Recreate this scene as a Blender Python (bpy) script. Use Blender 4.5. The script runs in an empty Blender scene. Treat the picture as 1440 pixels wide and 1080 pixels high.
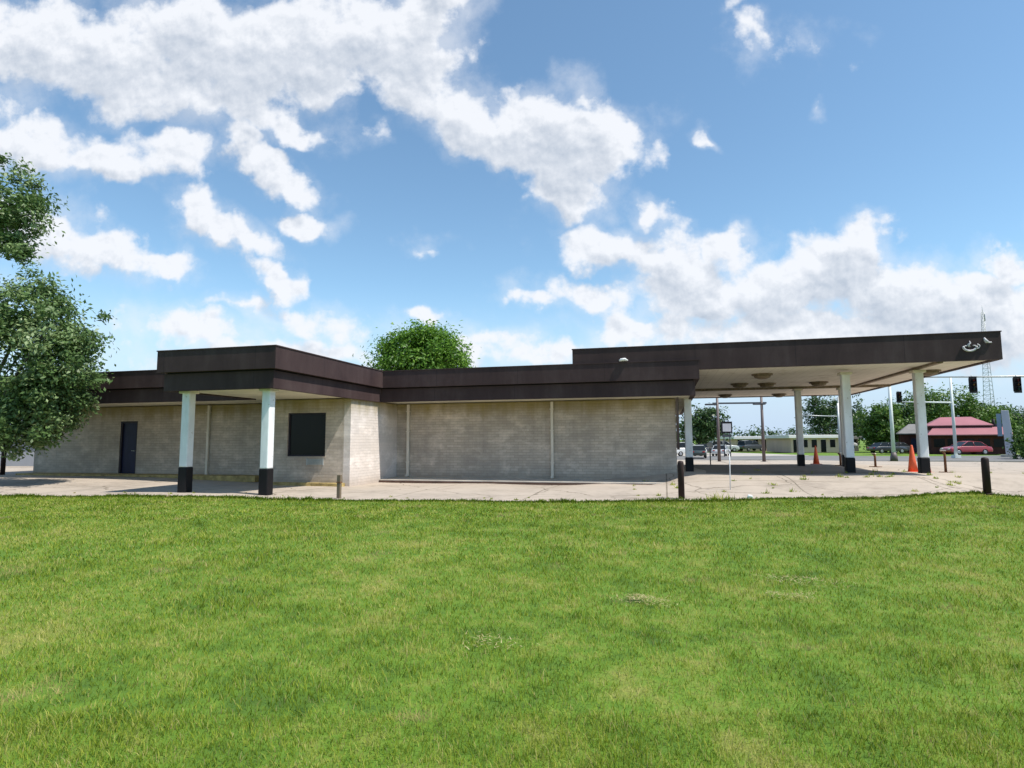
import bpy, bmesh, math, random
import numpy as np
from mathutils import Vector, Matrix
rad = math.radians
S = bpy.context.scene
COL = S.collection

# ------------------------------------------------------------------ camera
H = 1.55
TH, PI_, RO, FPX = rad(14.4), math.atan(79.5/835), .0045, 835.
d = Vector((-math.sin(TH)*math.cos(PI_), math.cos(TH)*math.cos(PI_), math.sin(PI_)))
r0 = Vector((math.cos(TH), math.sin(TH), 0)); u0 = r0.cross(d)
R = (r0*math.cos(RO)-u0*math.sin(RO)).normalized(); U = R.cross(d).normalized()
cd = bpy.data.cameras.new('camera'); cam = bpy.data.objects.new('camera', cd); COL.objects.link(cam)
cam.matrix_world = Matrix(((R.x, U.x, -d.x, 0), (R.y, U.y, -d.y, 0), (R.z, U.z, -d.z, H), (0, 0, 0, 1)))
cd.sensor_width = 36; cd.lens = FPX/1440*36; cd.clip_start = .05; cd.clip_end = 9000
S.camera = cam

# ------------------------------------------------------------------ world: sky and clouds
SUN = Vector((.56, -.12, 1)).normalized()
W = bpy.data.worlds.new('World'); S.world = W; W.use_nodes = True
nt = W.node_tree; nt.nodes.clear(); N = nt.nodes.new; L = nt.links.new

def mth(tree, op, a, b=None, c=None, clamp=False):
    n = tree.nodes.new('ShaderNodeMath'); n.operation = op; n.use_clamp = clamp
    for i, v in enumerate((a, b, c)):
        if v is None: continue
        if isinstance(v, (int, float)): n.inputs[i].default_value = v
        else: tree.links.new(v, n.inputs[i])
    return n.outputs[0]

def vdot(tree, v, c):
    n = tree.nodes.new('ShaderNodeVectorMath'); n.operation = 'DOT_PRODUCT'
    tree.links.new(v, n.inputs[0]); n.inputs[1].default_value = c
    return n.outputs['Value']

# clouds: x, y (hundredths of a unit on the tangent plane of the sky), radii, tilt, weight
BL = [
 (30,60,150,70,0,1),(150,85,150,72,-4,1),(270,55,130,75,0,1.1),(380,75,150,88,0,1.2),(500,55,150,75,0,1.2),(590,60,70,95,0,1),(585,125,70,50,-30,.9),
 (620,-10,60,50,0,.8),(455,125,55,45,0,.9),(250,130,180,50,-6,.8),(350,160,110,30,-15,.6),
 (655,175,75,48,-20,1),(720,190,95,62,-10,1.2),(800,205,100,68,-10,1.3),(852,190,52,58,0,1.1),(790,268,66,42,-10,1),(818,142,34,34,0,.6),(915,300,50,26,-25,.8),
 (40,205,120,42,-4,.9),(150,222,130,32,-4,.9),(240,210,75,36,-6,.8),(335,190,42,40,-30,1),(372,232,70,32,-38,1.1),(405,262,46,22,-10,.9),(412,185,42,20,-25,.8),
 (40,330,130,52,-8,.8),(150,352,120,34,-14,.9),(230,368,54,24,-16,.8),(282,300,50,36,-30,1),(325,322,84,30,-24,1),(430,312,52,20,-4,.9),(388,385,56,26,-38,1),
 (270,468,120,28,-6,.6),(450,455,90,24,-8,.5),(400,498,220,26,0,.6),(690,482,90,18,0,.5),(588,342,26,12,0,.4),(607,452,20,15,0,.6),(340,432,60,10,0,.3),
 (868,350,85,36,-6,1),(960,375,105,45,-10,1),(1010,352,38,32,0,1),(1212,345,56,52,0,1.3),(1170,388,110,60,0,1.1),(1090,405,90,48,0,1.1),(1000,418,150,52,0,.9),
 (1260,412,130,62,0,1.1),(1360,425,130,58,0,1),(1412,375,50,36,0,1.1),(1200,465,380,50,0,1),(752,415,52,14,-3,.7),(825,412,80,24,-8,.7),(885,470,60,24,0,.8),(1350,475,260,60,0,1),
 (760,497,200,16,0,.5),(1560,430,160,80,0,1),(1700,300,200,60,0,1),(-160,150,200,80,0,1),(-200,380,200,60,0,1),
 (1056,45,22,34,30,.38),(1146,66,20,12,0,.12),(1000,200,16,10,-40,.5),(1156,156,14,10,40,.35),(914,205,18,26,0,.28),(1040,5,24,14,0,.35),(530,185,16,10,0,.2)]
g = bpy.data.node_groups.new('cloud_field', 'ShaderNodeTree')
g.interface.new_socket('P', in_out='INPUT', socket_type='NodeSocketVector')
g.interface.new_socket('F', in_out='OUTPUT', socket_type='NodeSocketFloat')
gi = g.nodes.new('NodeGroupInput'); go = g.nodes.new('NodeGroupOutput')
prev = None
for (x, y, rx, ry, a, w) in BL:
    m = g.nodes.new('ShaderNodeMapping'); m.vector_type = 'TEXTURE'
    m.inputs['Location'].default_value = ((x-720)/100, (540-y)/100, 0)
    m.inputs['Rotation'].default_value = (0, 0, rad(a)); m.inputs['Scale'].default_value = (rx/100, ry/100, 1)
    g.links.new(gi.outputs[0], m.inputs['Vector'])
    l = g.nodes.new('ShaderNodeVectorMath'); l.operation = 'LENGTH'; g.links.new(m.outputs[0], l.inputs[0])
    v = mth(g, 'MULTIPLY_ADD', l.outputs['Value'], -w, w)
    prev = v if prev is None else mth(g, 'SMOOTH_MAX', prev, v, .12)
g.links.new(prev, go.inputs[0])

tc = N('ShaderNodeTexCoord'); D_ = tc.outputs['Generated']
dz = mth(nt, 'MAXIMUM', vdot(nt, D_, tuple(d)), .12)
px = mth(nt, 'MULTIPLY', mth(nt, 'DIVIDE', vdot(nt, D_, tuple(R)), dz), FPX/100)
py = mth(nt, 'MULTIPLY', mth(nt, 'DIVIDE', vdot(nt, D_, tuple(U)), dz), FPX/100)
cx = N('ShaderNodeCombineXYZ'); L(px, cx.inputs[0]); L(py, cx.inputs[1])
def fbm(vec, scale, detail, rough, off=(0, 0, 0), dist=0.0):
    a = N('ShaderNodeVectorMath'); a.operation = 'ADD'; L(vec, a.inputs[0]); a.inputs[1].default_value = off
    n = N('ShaderNodeTexNoise'); n.inputs['Scale'].default_value = scale; n.inputs['Detail'].default_value = detail
    n.inputs['Roughness'].default_value = rough; n.inputs['Distortion'].default_value = dist
    L(a.outputs[0], n.inputs['Vector']); return n.outputs['Fac']
wn = N('ShaderNodeTexNoise'); wn.inputs['Scale'].default_value = 1.6; wn.inputs['Detail'].default_value = 4
L(cx.outputs[0], wn.inputs['Vector'])
wv = N('ShaderNodeVectorMath'); wv.operation = 'MULTIPLY_ADD'; L(wn.outputs['Color'], wv.inputs[0])
wv.inputs[1].default_value = (.9, .8, 0); L(cx.outputs[0], wv.inputs[2])
wo = N('ShaderNodeVectorMath'); wo.operation = 'ADD'; L(wv.outputs[0], wo.inputs[0]); wo.inputs[1].default_value = (-.45, -.40, 0)
P = wo.outputs[0]
def grp(vec, off):
    a = N('ShaderNodeVectorMath'); a.operation = 'ADD'; L(vec, a.inputs[0]); a.inputs[1].default_value = off
    q = N('ShaderNodeGroup'); q.node_tree = g; L(a.outputs[0], q.inputs[0]); return q.outputs[0]
F0 = grp(P, (0, 0, 0)); F1 = grp(P, (.1, .32, 0))
n0 = fbm(cx.outputs[0], 1.5, 10, .58); n1 = fbm(cx.outputs[0], 1.5, 10, .58, (.05, .09, 0))
b0 = fbm(cx.outputs[0], 4.5, 6, .55); b1 = fbm(cx.outputs[0], 4.5, 6, .55, (.02, .05, 0))
dens = mth(nt, 'ADD', F0, mth(nt, 'MULTIPLY_ADD', n0, 1.8, -.99))
def sstep(x, a, b):
    n = N('ShaderNodeMapRange'); n.interpolation_type = 'SMOOTHSTEP'; L(x, n.inputs[0])
    n.inputs[1].default_value = a; n.inputs[2].default_value = b; return n.outputs[0]
alpha = sstep(dens, -.16, .34)
alpha = mth(nt, 'MULTIPLY', alpha, .96)
wisp = mth(nt, 'MULTIPLY', sstep(mth(nt, 'ADD', mth(nt, 'MULTIPLY', F0, .35), fbm(cx.outputs[0], .9, 9, .62, (7, 3, 1))), .36, .85), .55)
alpha = mth(nt, 'MAXIMUM', alpha, wisp)
relief = mth(nt, 'ADD', mth(nt, 'MULTIPLY', mth(nt, 'SUBTRACT', n0, n1), 2.3), mth(nt, 'MULTIPLY', mth(nt, 'SUBTRACT', b0, b1), .45))
relief = mth(nt, 'MULTIPLY', relief, mth(nt, 'MULTIPLY', sstep(dens, .02, .35), .9))
core = sstep(mth(nt, 'ADD', F1, mth(nt, 'MULTIPLY_ADD', n1, .6, -.3)), .05, .85)
lit = mth(nt, 'ADD', mth(nt, 'MULTIPLY_ADD', core, -.60, 1.05), relief, clamp=True)
cc = N('ShaderNodeMix'); cc.data_type = 'RGBA'
L(lit, cc.inputs['Factor']); cc.inputs['A'].default_value = (.36, .42, .51, 1); cc.inputs['B'].default_value = (.74, .76, .80, 1)
sky = N('ShaderNodeTexSky'); sky.sky_type = 'NISHITA'; sky.sun_disc = False
sky.sun_elevation = math.asin(SUN.z); sky.sun_rotation = math.atan2(SUN.x, SUN.y)
sky.air_density = 1.0; sky.dust_density = .25; sky.ozone_density = 3.0; sky.altitude = 200
bs = N('ShaderNodeBackground'); bs.inputs['Strength'].default_value = .15
hz = N('ShaderNodeMix'); hz.data_type = 'RGBA'; L(sstep(vdot(nt, D_, (0, 0, 1)), .26, .0), hz.inputs['Factor'])
tn = N('ShaderNodeMix'); tn.data_type = 'RGBA'; tn.blend_type = 'MULTIPLY'; tn.inputs['Factor'].default_value = 1
L(sky.outputs[0], tn.inputs['A']); tn.inputs['B'].default_value = (.98, 1.08, 1.0, 1); L(tn.outputs['Result'], hz.inputs['A']); hz.inputs['B'].default_value = (3.1, 3.9, 4.9, 1); L(hz.outputs['Result'], bs.inputs['Color'])
bc = N('ShaderNodeBackground'); bc.inputs['Strength'].default_value = 1.0; L(cc.outputs['Result'], bc.inputs['Color'])
mx = N('ShaderNodeMixShader'); L(alpha, mx.inputs[0]); L(bs.outputs[0], mx.inputs[1]); L(bc.outputs[0], mx.inputs[2])
wout = N('ShaderNodeOutputWorld'); L(mx.outputs[0], wout.inputs[0])
W.cycles.sampling_method = 'MANUAL'; W.cycles.sample_map_resolution = 512

sl = bpy.data.lights.new('sun', 'SUN'); sl.energy = 4.8; sl.angle = rad(.53); sl.color = (1, .95, .87)
so = bpy.data.objects.new('sun', sl); COL.objects.link(so); so.rotation_euler = SUN.to_track_quat('Z', 'Y').to_euler()
S.view_settings.view_transform = 'Standard'; S.view_settings.look = 'None'; S.view_settings.exposure = .34; S.view_settings.gamma = 1

# ------------------------------------------------------------------ materials
def nm(name):
    m = bpy.data.materials.new(name); m.use_nodes = True
    t = m.node_tree; b = t.nodes['Principled BSDF']; return m, t, b
def noise(t, vec, scale, detail=4, rough=.55, stretch=None):
    if stretch:
        mp = t.nodes.new('ShaderNodeMapping'); mp.inputs['Scale'].default_value = stretch
        t.links.new(vec, mp.inputs['Vector']); vec = mp.outputs[0]
    n = t.nodes.new('ShaderNodeTexNoise'); n.inputs['Scale'].default_value = scale
    n.inputs['Detail'].default_value = detail; n.inputs['Roughness'].default_value = rough
    t.links.new(vec, n.inputs['Vector']); return n.outputs['Fac']
def ramp(t, fac, stops):
    n = t.nodes.new('ShaderNodeValToRGB'); e = n.color_ramp.elements
    while len(e) < len(stops): e.new(.5)
    for i, (p_, c) in enumerate(stops): e[i].position = p_; e[i].color = (*c, 1) if len(c) == 3 else c
    t.links.new(fac, n.inputs[0]); return n.outputs['Color']
def mixc(t, fac, a, b, mode='MIX'):
    n = t.nodes.new('ShaderNodeMix'); n.data_type = 'RGBA'; n.blend_type = mode
    for s, v in (('Factor', fac), ('A', a), ('B', b)):
        if isinstance(v, (int, float)): n.inputs[s].default_value = v
        elif isinstance(v, tuple): n.inputs[s].default_value = (*v, 1)
        else: t.links.new(v, n.inputs[s])
    return n.outputs['Result']
def bump(t, b, h, strength, dist=.02):
    n = t.nodes.new('ShaderNodeBump'); n.inputs['Strength'].default_value = strength; n.inputs['Distance'].default_value = dist
    t.links.new(h, n.inputs['Height']); t.links.new(n.outputs[0], b.inputs['Normal'])
def pos(t): return t.nodes.new('ShaderNodeNewGeometry').outputs['Position']
def paint(name, c, rough=.6, var=.25, scale=3, metal=0, stretch=(1, 1, .35), b=.1):
    m, t, bs_ = nm(name); p_ = pos(t)
    n1_ = noise(t, p_, scale, 6, .6, stretch)
    lo = tuple(x*(1-var) for x in c); hi = tuple(min(1, x*(1+var*.6)) for x in c)
    t.links.new(ramp(t, n1_, [(.3, lo), (.7, hi)]), bs_.inputs['Base Color'])
    bs_.inputs['Specular IOR Level'].default_value = .2 if max(c) < .1 else .4
    bs_.inputs['Roughness'].default_value = rough; bs_.inputs['Metallic'].default_value = metal
    if b: bump(t, bs_, noise(t, p_, 40, 3), b)
    return m

# painted brick with grime, in metres on the wall
def brickmat(name, c1, c2, dirt, dirtamt=.5, mort=.64):
    m, t, b = nm(name); p_ = pos(t)
    sp = t.nodes.new('ShaderNodeSeparateXYZ'); t.links.new(p_, sp.inputs[0])
    cb = t.nodes.new('ShaderNodeCombineXYZ'); t.links.new(mth(t, 'ADD', sp.outputs[0], sp.outputs[1]), cb.inputs[0]); t.links.new(sp.outputs[2], cb.inputs[1])
    br = t.nodes.new('ShaderNodeTexBrick'); t.links.new(cb.outputs[0], br.inputs['Vector'])
    br.inputs['Scale'].default_value = 1; br.inputs['Brick Width'].default_value = .305; br.inputs['Row Height'].default_value = .1
    br.inputs['Mortar Size'].default_value = .007; br.inputs['Mortar Smooth'].default_value = .4
    br.inputs['Color1'].default_value = (*c1, 1); br.inputs['Color2'].default_value = (*c2, 1)
    br.inputs['Mortar'].default_value = tuple(x*mort for x in c1)+(1,); br.inputs['Bias'].default_value = 0
    big = noise(t, cb.outputs[0], .55, 7, .62); strk = noise(t, cb.outputs[0], 1.3, 6, .6, (1.6, .22, 1)); sm = noise(t, cb.outputs[0], 9, 5, .7)
    c = mixc(t, mth(t, 'MULTIPLY', sm, .5), br.outputs['Color'], (c1[0]*.6, c1[1]*.58, c1[2]*.52))
    f0 = t.nodes.new('ShaderNodeMapRange'); t.links.new(noise(t, cb.outputs[0], 1.1, 7, .7, (1, 1.6, 1)), f0.inputs[0]); f0.inputs[1].default_value = .50; f0.inputs[2].default_value = .66; f0.inputs[4].default_value = .8
    c = mixc(t, f0.outputs[0], c, tuple(min(1, x*1.22) for x in c1))
    f1 = t.nodes.new('ShaderNodeMapRange'); t.links.new(mth(t, 'ADD', mth(t, 'MULTIPLY', big, .6), mth(t, 'MULTIPLY', strk, .4)), f1.inputs[0])
    f1.inputs[1].default_value = .45; f1.inputs[2].default_value = .60; f1.inputs[4].default_value = dirtamt
    c = mixc(t, f1.outputs[0], c, dirt)
    # olive band below the soffit, browner band at the foot, broken up by noise
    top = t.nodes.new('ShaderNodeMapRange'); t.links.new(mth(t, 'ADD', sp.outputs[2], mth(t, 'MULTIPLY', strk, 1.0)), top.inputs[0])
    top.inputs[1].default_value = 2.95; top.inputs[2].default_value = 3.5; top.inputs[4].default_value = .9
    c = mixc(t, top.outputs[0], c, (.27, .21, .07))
    ft = t.nodes.new('ShaderNodeMapRange'); t.links.new(mth(t, 'ADD', sp.outputs[2], mth(t, 'MULTIPLY', strk, .5)), ft.inputs[0])
    ft.inputs[1].default_value = .65; ft.inputs[2].default_value = .30; ft.inputs[4].default_value = .4
    c = mixc(t, ft.outputs[0], c, (.24, .16, .09))
    # replaced / darker patches of brick
    w = t.nodes.new('ShaderNodeTexBrick'); t.links.new(cb.outputs[0], w.inputs['Vector']); w.inputs['Scale'].default_value = 1
    w.inputs['Brick Width'].default_value = .9; w.inputs['Row Height'].default_value = .3; w.inputs['Mortar Size'].default_value = 0
    w.inputs['Color1'].default_value = (1, 1, 1, 1); w.inputs['Color2'].default_value = (.82, .84, .86, 1)
    c = mixc(t, .6, c, w.outputs['Color'], 'MULTIPLY')
    t.links.new(c, b.inputs['Base Color']); b.inputs['Roughness'].default_value = .85
    bump(t, b, mth(t, 'ADD', mth(t, 'MULTIPLY', br.outputs['Fac'], -1), mth(t, 'MULTIPLY', sm, .8)), .7, .01)
    return m
M = {}
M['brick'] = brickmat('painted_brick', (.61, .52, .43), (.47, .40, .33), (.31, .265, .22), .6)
M['bricksunlit'] = brickmat('sunlit_side_brick', (.78, .70, .645), (.76, .68, .625), (.55, .47, .41), .2, .9)  # smoother brick, paled to put sunlight on the side wall into the colour
def fascmat():
    m, t, b = nm('brown_metal_fascia'); p_ = pos(t); sp = t.nodes.new('ShaderNodeSeparateXYZ'); t.links.new(p_, sp.inputs[0])
    a = noise(t, p_, 1.0, 7, .65, (1, 1, .5)); s = noise(t, p_, 5, 5, .6, (1, 1, .12))
    c = ramp(t, mth(t, 'ADD', mth(t, 'MULTIPLY', a, .75), mth(t, 'MULTIPLY', s, .25)), [(.34, (.036, .021, .021)), (.52, (.052, .032, .031)), (.68, (.072, .049, .047))])
    x = mth(t, 'ADD', sp.outputs[0], sp.outputs[1]); fr = mth(t, 'FRACT', mth(t, 'DIVIDE', x, 3.05))
    seam = mth(t, 'LESS_THAN', fr, .006); c = mixc(t, mth(t, 'MULTIPLY', seam, .6), c, (.02, .014, .016))
    t.links.new(c, b.inputs['Base Color']); b.inputs['Specular IOR Level'].default_value = .22; b.inputs['Roughness'].default_value = .7
    bump(t, b, mth(t, 'ADD', noise(t, p_, 55, 3), mth(t, 'MULTIPLY', noise(t, p_, 1.6, 2), 3)), .25, .01); return m
M['fascia'] = fascmat()
M['soffit'] = paint('soffit_panel', (.72, .67, .53), .8, .22, .8, stretch=(1, 1, 1))
def soffmat():
    m, t, b = nm('canopy_soffit'); p_ = pos(t)
    c = ramp(t, noise(t, p_, .5, 6, .6), [(.3, (.66, .60, .52)), (.7, (.80, .74, .66))])
    sp = t.nodes.new('ShaderNodeSeparateXYZ'); t.links.new(p_, sp.inputs[0])
    fr = mth(t, 'FRACT', mth(t, 'DIVIDE', sp.outputs[0], .3)); c = mixc(t, mth(t, 'MULTIPLY', mth(t, 'LESS_THAN', fr, .05), .35), c, (.25, .2, .16))
    st = t.nodes.new('ShaderNodeMapRange'); t.links.new(noise(t, p_, 1.4, 6, .7), st.inputs[0]); st.inputs[1].default_value = .58; st.inputs[2].default_value = .72; st.inputs[4].default_value = .6
    c = mixc(t, st.outputs[0], c, (.30, .22, .14)); t.links.new(c, b.inputs['Base Color']); b.inputs['Roughness'].default_value = .75; return m
M['csoffit'] = soffmat()
M['white'] = paint('white_paint', (.78, .78, .78), .5, .2, 2.5)
def chips(m, c, thr, sc):
    t = m.node_tree; b = t.nodes['Principled BSDF']; src = b.inputs['Base Color'].links[0].from_socket
    f = t.nodes.new('ShaderNodeMapRange'); t.links.new(noise(t, pos(t), sc, 6, .7), f.inputs[0]); f.inputs[1].default_value = thr; f.inputs[2].default_value = thr+.03; f.inputs[4].default_value = .8
    t.links.new(mixc(t, f.outputs[0], src, c), b.inputs['Base Color'])
chips(M['white'], (.40, .34, .27), .64, 5)
M['black'] = paint('black_paint', (.010, .009, .010), .55, .35, 5)
M['pipe'] = paint('downspout_paint', (.66, .60, .50), .5, .2, 3)
M['rooftar'] = paint('roof_membrane', (.2, .2, .19), .9, .3, .6)
M['door'] = paint('navy_door_paint', (.010, .012, .045), .4, .3, 4)
M['dframe'] = paint('dark_door_frame', (.035, .03, .04), .5, .3, 4)
M['yellow'] = paint('worn_yellow_paint', (.42, .31, .12), .85, .55, 4, stretch=(1, 1, 1))
M['slab'] = paint('walk_concrete', (.50, .45, .38), .9, .28, 1.2, stretch=(1, 1, 1), b=.3)
M['slabface'] = paint('dark_kerb_face', (.12, .07, .05), .9, .5, 2, stretch=(1, 1, 1), b=.3)  # kerb face set much darker than the walk concrete
M['rust'] = paint('rusty_steel', (.16, .075, .035), .8, .4, 12)
M['rustlamp'] = paint('brown_rusty_fixture', (.24, .18, .13), .7, .4, 9)
M['galv'] = paint('galvanised_steel', (.42, .44, .43), .45, .2, 3, metal=.4)
M['palegalv'] = paint('pale_galvanised_steel', (.62, .66, .64), .5, .15, 3)
M['brownpole'] = paint('brown_steel_pole', (.13, .10, .095), .5, .25, 3)
M['darksteel'] = paint('dark_grey_steel', (.06, .065, .075), .5, .25, 3)
M['orange'] = paint('orange_plastic', (.75, .13, .05), .5, .2, 6)
M['wood'] = paint('weathered_wood', (.17, .13, .085), .9, .4, 8)
M['bollard'] = paint('dark_brown_bollard', (.035, .020, .018), .6, .4, 6)
M['tan'] = paint('tan_wall', (.66, .46, .37), .85, .12, .6)
M['greywall'] = paint('grey_wall', (.30, .31, .33), .85, .12, .6)
M['whiteroof'] = paint('white_metal_roof', (.78, .74, .72), .5, .08, .6)
M['pinkroof'] = paint('pink_metal_roof', (.36, .14, .155), .5, .12, .5)
M['greyroof'] = paint('grey_shingle_roof', (.22, .21, .20), .9, .2, .8)
M['redbrick'] = paint('dark_red_brick', (.075, .028, .024), .9, .35, 2)
M['lilac'] = paint('pale_lilac_render', (.50, .49, .53), .7, .1, 1)
M['bluepanel'] = paint('blue_grey_sign_panel', (.20, .27, .36), .4, .2, 1.2)
M['signgrey'] = paint('pale_grey_sign_face', (.50, .48, .50), .4, .15, 1.5)
M['rubber'] = paint('tyre_rubber', (.02, .02, .02), .8, .2, 8)
M['rim'] = paint('wheel_rim_metal', (.4, .4, .42), .3, .1, 8, metal=.7)
M['lampred'] = paint('red_tail_lens', (.4, .02, .015), .2, .1, 8)
M['lampclear'] = paint('clear_head_lens', (.75, .75, .72), .15, .05, 8)
def glassm(name, c, rough=.06):
    m, t, b = nm(name); b.inputs['Base Color'].default_value = (*c, 1); b.inputs['Roughness'].default_value = rough
    b.inputs['Specular IOR Level'].default_value = .2
    bump(t, b, noise(t, pos(t), 1.2, 2), .03, .05); return m
M['glass'] = glassm('dark_window_glass', (.008, .008, .009), .25)
M['carglass'] = glassm('car_glass', (.015, .018, .02))
def carpaint(name, c):
    m, t, b = nm(name); b.inputs['Base Color'].default_value = (*c, 1); b.inputs['Roughness'].default_value = .35; b.inputs['Coat Weight'].default_value = .8
    t.links.new(ramp(t, noise(t, pos(t), 2, 3), [(.3, tuple(x*.85 for x in c)), (.7, c)]), b.inputs['Base Color']); return m
CP = {k: carpaint(k+'_car_paint', v) for k, v in dict(red=(.32, .02, .035), silver=(.48, .49, .5), white=(.72, .72, .7), black=(.02, .021, .025), charcoal=(.06, .065, .075), green=(.03, .045, .04)).items()}

def concmat(name, c, dark, seams=True):
    m, t, b = nm(name); p_ = pos(t)
    n1_ = noise(t, p_, .35, 8, .65); n2_ = noise(t, p_, 3.2, 7, .7); n3_ = noise(t, p_, 45, 3, .7)
    col = ramp(t, mth(t, 'ADD', mth(t, 'MULTIPLY', n1_, .6), mth(t, 'MULTIPLY', n2_, .4)), [(.36, tuple(x*.68 for x in c)), (.5, c), (.66, tuple(x*1.15 for x in c))])
    col = mixc(t, mth(t, 'MULTIPLY', n3_, .3), col, tuple(x*.6 for x in c))
    st = t.nodes.new('ShaderNodeMapRange'); t.links.new(noise(t, p_, .8, 8, .72, (1, 2.5, 1)), st.inputs[0]); st.inputs[1].default_value = .56; st.inputs[2].default_value = .70; st.inputs[4].default_value = .55
    col = mixc(t, st.outputs[0], col, dark)
    if seams:
        br = t.nodes.new('ShaderNodeTexBrick'); br.offset = 0; t.links.new(p_, br.inputs['Vector']); br.inputs['Scale'].default_value = 1
        br.inputs['Brick Width'].default_value = 3.6; br.inputs['Row Height'].default_value = 3.2; br.inputs['Mortar Size'].default_value = .025; br.inputs['Mortar Smooth'].default_value = .3
        col = mixc(t, mth(t, 'MULTIPLY', br.outputs['Fac'], mth(t, 'MULTIPLY_ADD', n2_, 1.6, -.2)), col, (.07, .055, .03))
        v = t.nodes.new('ShaderNodeTexVoronoi'); v.feature = 'DISTANCE_TO_EDGE'; v.inputs['Scale'].default_value = .28
        wv_ = t.nodes.new('ShaderNodeVectorMath'); wv_.operation = 'ADD'; t.links.new(p_, wv_.inputs[0])
        nn = t.nodes.new('ShaderNodeTexNoise'); nn.inputs['Scale'].default_value = .9; nn.inputs['Detail'].default_value = 6; t.links.new(p_, nn.inputs['Vector'])
        t.links.new(nn.outputs['Color'], wv_.inputs[1]); t.links.new(wv_.outputs[0], v.inputs['Vector'])
        cr = mth(t, 'LESS_THAN', v.outputs['Distance'], .006); col = mixc(t, mth(t, 'MULTIPLY', cr, .6), col, (.09, .07, .045))
    t.links.new(col, b.inputs['Base Color']); b.inputs['Roughness'].default_value = .92; bump(t, b, n3_, .3, .01); return m
M['lot'] = concmat('old_concrete_paving', (.41, .345, .28), (.18, .13, .09))
M['road'] = concmat('asphalt_road', (.17, .165, .16), (.10, .095, .09), False)
M['farlot'] = concmat('far_concrete_paving', (.42, .385, .34), (.27, .24, .2), False)
def lawnmat(name, blades=False):
    m, t, b = nm(name); p_ = pos(t)
    n1_ = noise(t, p_, .42, 6, .6); n2_ = noise(t, p_, 1.7, 6, .65); n3_ = noise(t, p_, 9, 4, .6)
    f = mth(t, 'ADD', mth(t, 'MULTIPLY', n1_, .34), mth(t, 'ADD', mth(t, 'MULTIPLY', n2_, .38), mth(t, 'MULTIPLY', n3_, .28)))
    if blades:
        at_ = t.nodes.new('ShaderNodeAttribute'); at_.attribute_name = 'tint'; tint = at_.outputs['Fac']
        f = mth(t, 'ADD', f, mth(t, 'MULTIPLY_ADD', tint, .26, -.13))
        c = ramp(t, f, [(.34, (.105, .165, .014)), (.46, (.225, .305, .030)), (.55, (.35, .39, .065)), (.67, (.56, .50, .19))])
        dry = mth(t, 'GREATER_THAN', tint, .93); c = mixc(t, mth(t, 'MULTIPLY', dry, .8), c, (.42, .36, .16))
        sp = noise(t, p_, 1.1, 5, .6); dm = t.nodes.new('ShaderNodeMapRange'); t.links.new(sp, dm.inputs[0])
        dm.inputs[1].default_value = .61; dm.inputs[2].default_value = .67; dm.inputs[4].default_value = .75
        c = mixc(t, dm.outputs[0], c, (.50, .40, .19))
        t.links.new(c, b.inputs['Base Color']); b.inputs['Roughness'].default_value = .8; b.inputs['Specular IOR Level'].default_value = .02
        tr = t.nodes.new('ShaderNodeBsdfTranslucent'); t.links.new(c, tr.inputs['Color'])
        mx_ = t.nodes.new('ShaderNodeMixShader'); mx_.inputs[0].default_value = .42
        t.links.new(b.outputs[0], mx_.inputs[1]); t.links.new(tr.outputs[0], mx_.inputs[2]); t.links.new(mx_.outputs[0], t.nodes['Material Output'].inputs[0])
    else:
        c = ramp(t, f, [(.38, (.05, .11, .006)), (.5, (.10, .19, .010)), (.62, (.20, .22, .04))])
        t.links.new(c, b.inputs['Base Color']); b.inputs['Roughness'].default_value = 1; bump(t, b, noise(t, p_, 60, 4), .6, .03)
    return m
M['lawn'] = lawnmat('lawn_soil'); M['blade'] = lawnmat('grass_blades', True)
def leafmat(name, lo, mid, hi, trans=.3):
    m, t, b = nm(name); at_ = t.nodes.new('ShaderNodeAttribute'); at_.attribute_name = 'tint'
    c = ramp(t, at_.outputs['Fac'], [(.0, lo), (.5, mid), (1, hi)])
    t.links.new(c, b.inputs['Base Color']); b.inputs['Roughness'].default_value = .45; b.inputs['Specular IOR Level'].default_value = .35
    tr = t.nodes.new('ShaderNodeBsdfTranslucent'); t.links.new(c, tr.inputs['Color'])
    mx_ = t.nodes.new('ShaderNodeMixShader'); mx_.inputs[0].default_value = trans
    t.links.new(b.outputs[0], mx_.inputs[1]); t.links.new(tr.outputs[0], mx_.inputs[2]); t.links.new(mx_.outputs[0], t.nodes['Material Output'].inputs[0]); return m
M['leafnear'] = leafmat('silver_green_leaves', (.050, .095, .028), (.12, .20, .058), (.30, .38, .18))
M['leafbright'] = leafmat('bright_green_leaves', (.045, .11, .012), (.10, .22, .022), (.19, .34, .04), .4)
M['leafdark'] = leafmat('dark_green_leaves', (.020, .045, .014), (.040, .085, .022), (.075, .14, .035), .25)
M['leafmid'] = leafmat('mid_green_leaves', (.035, .08, .012), (.08, .16, .022), (.16, .26, .045), .3)
M['bark'] = paint('tree_bark', (.10, .08, .06), .95, .4, 6, b=.5)

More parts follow.
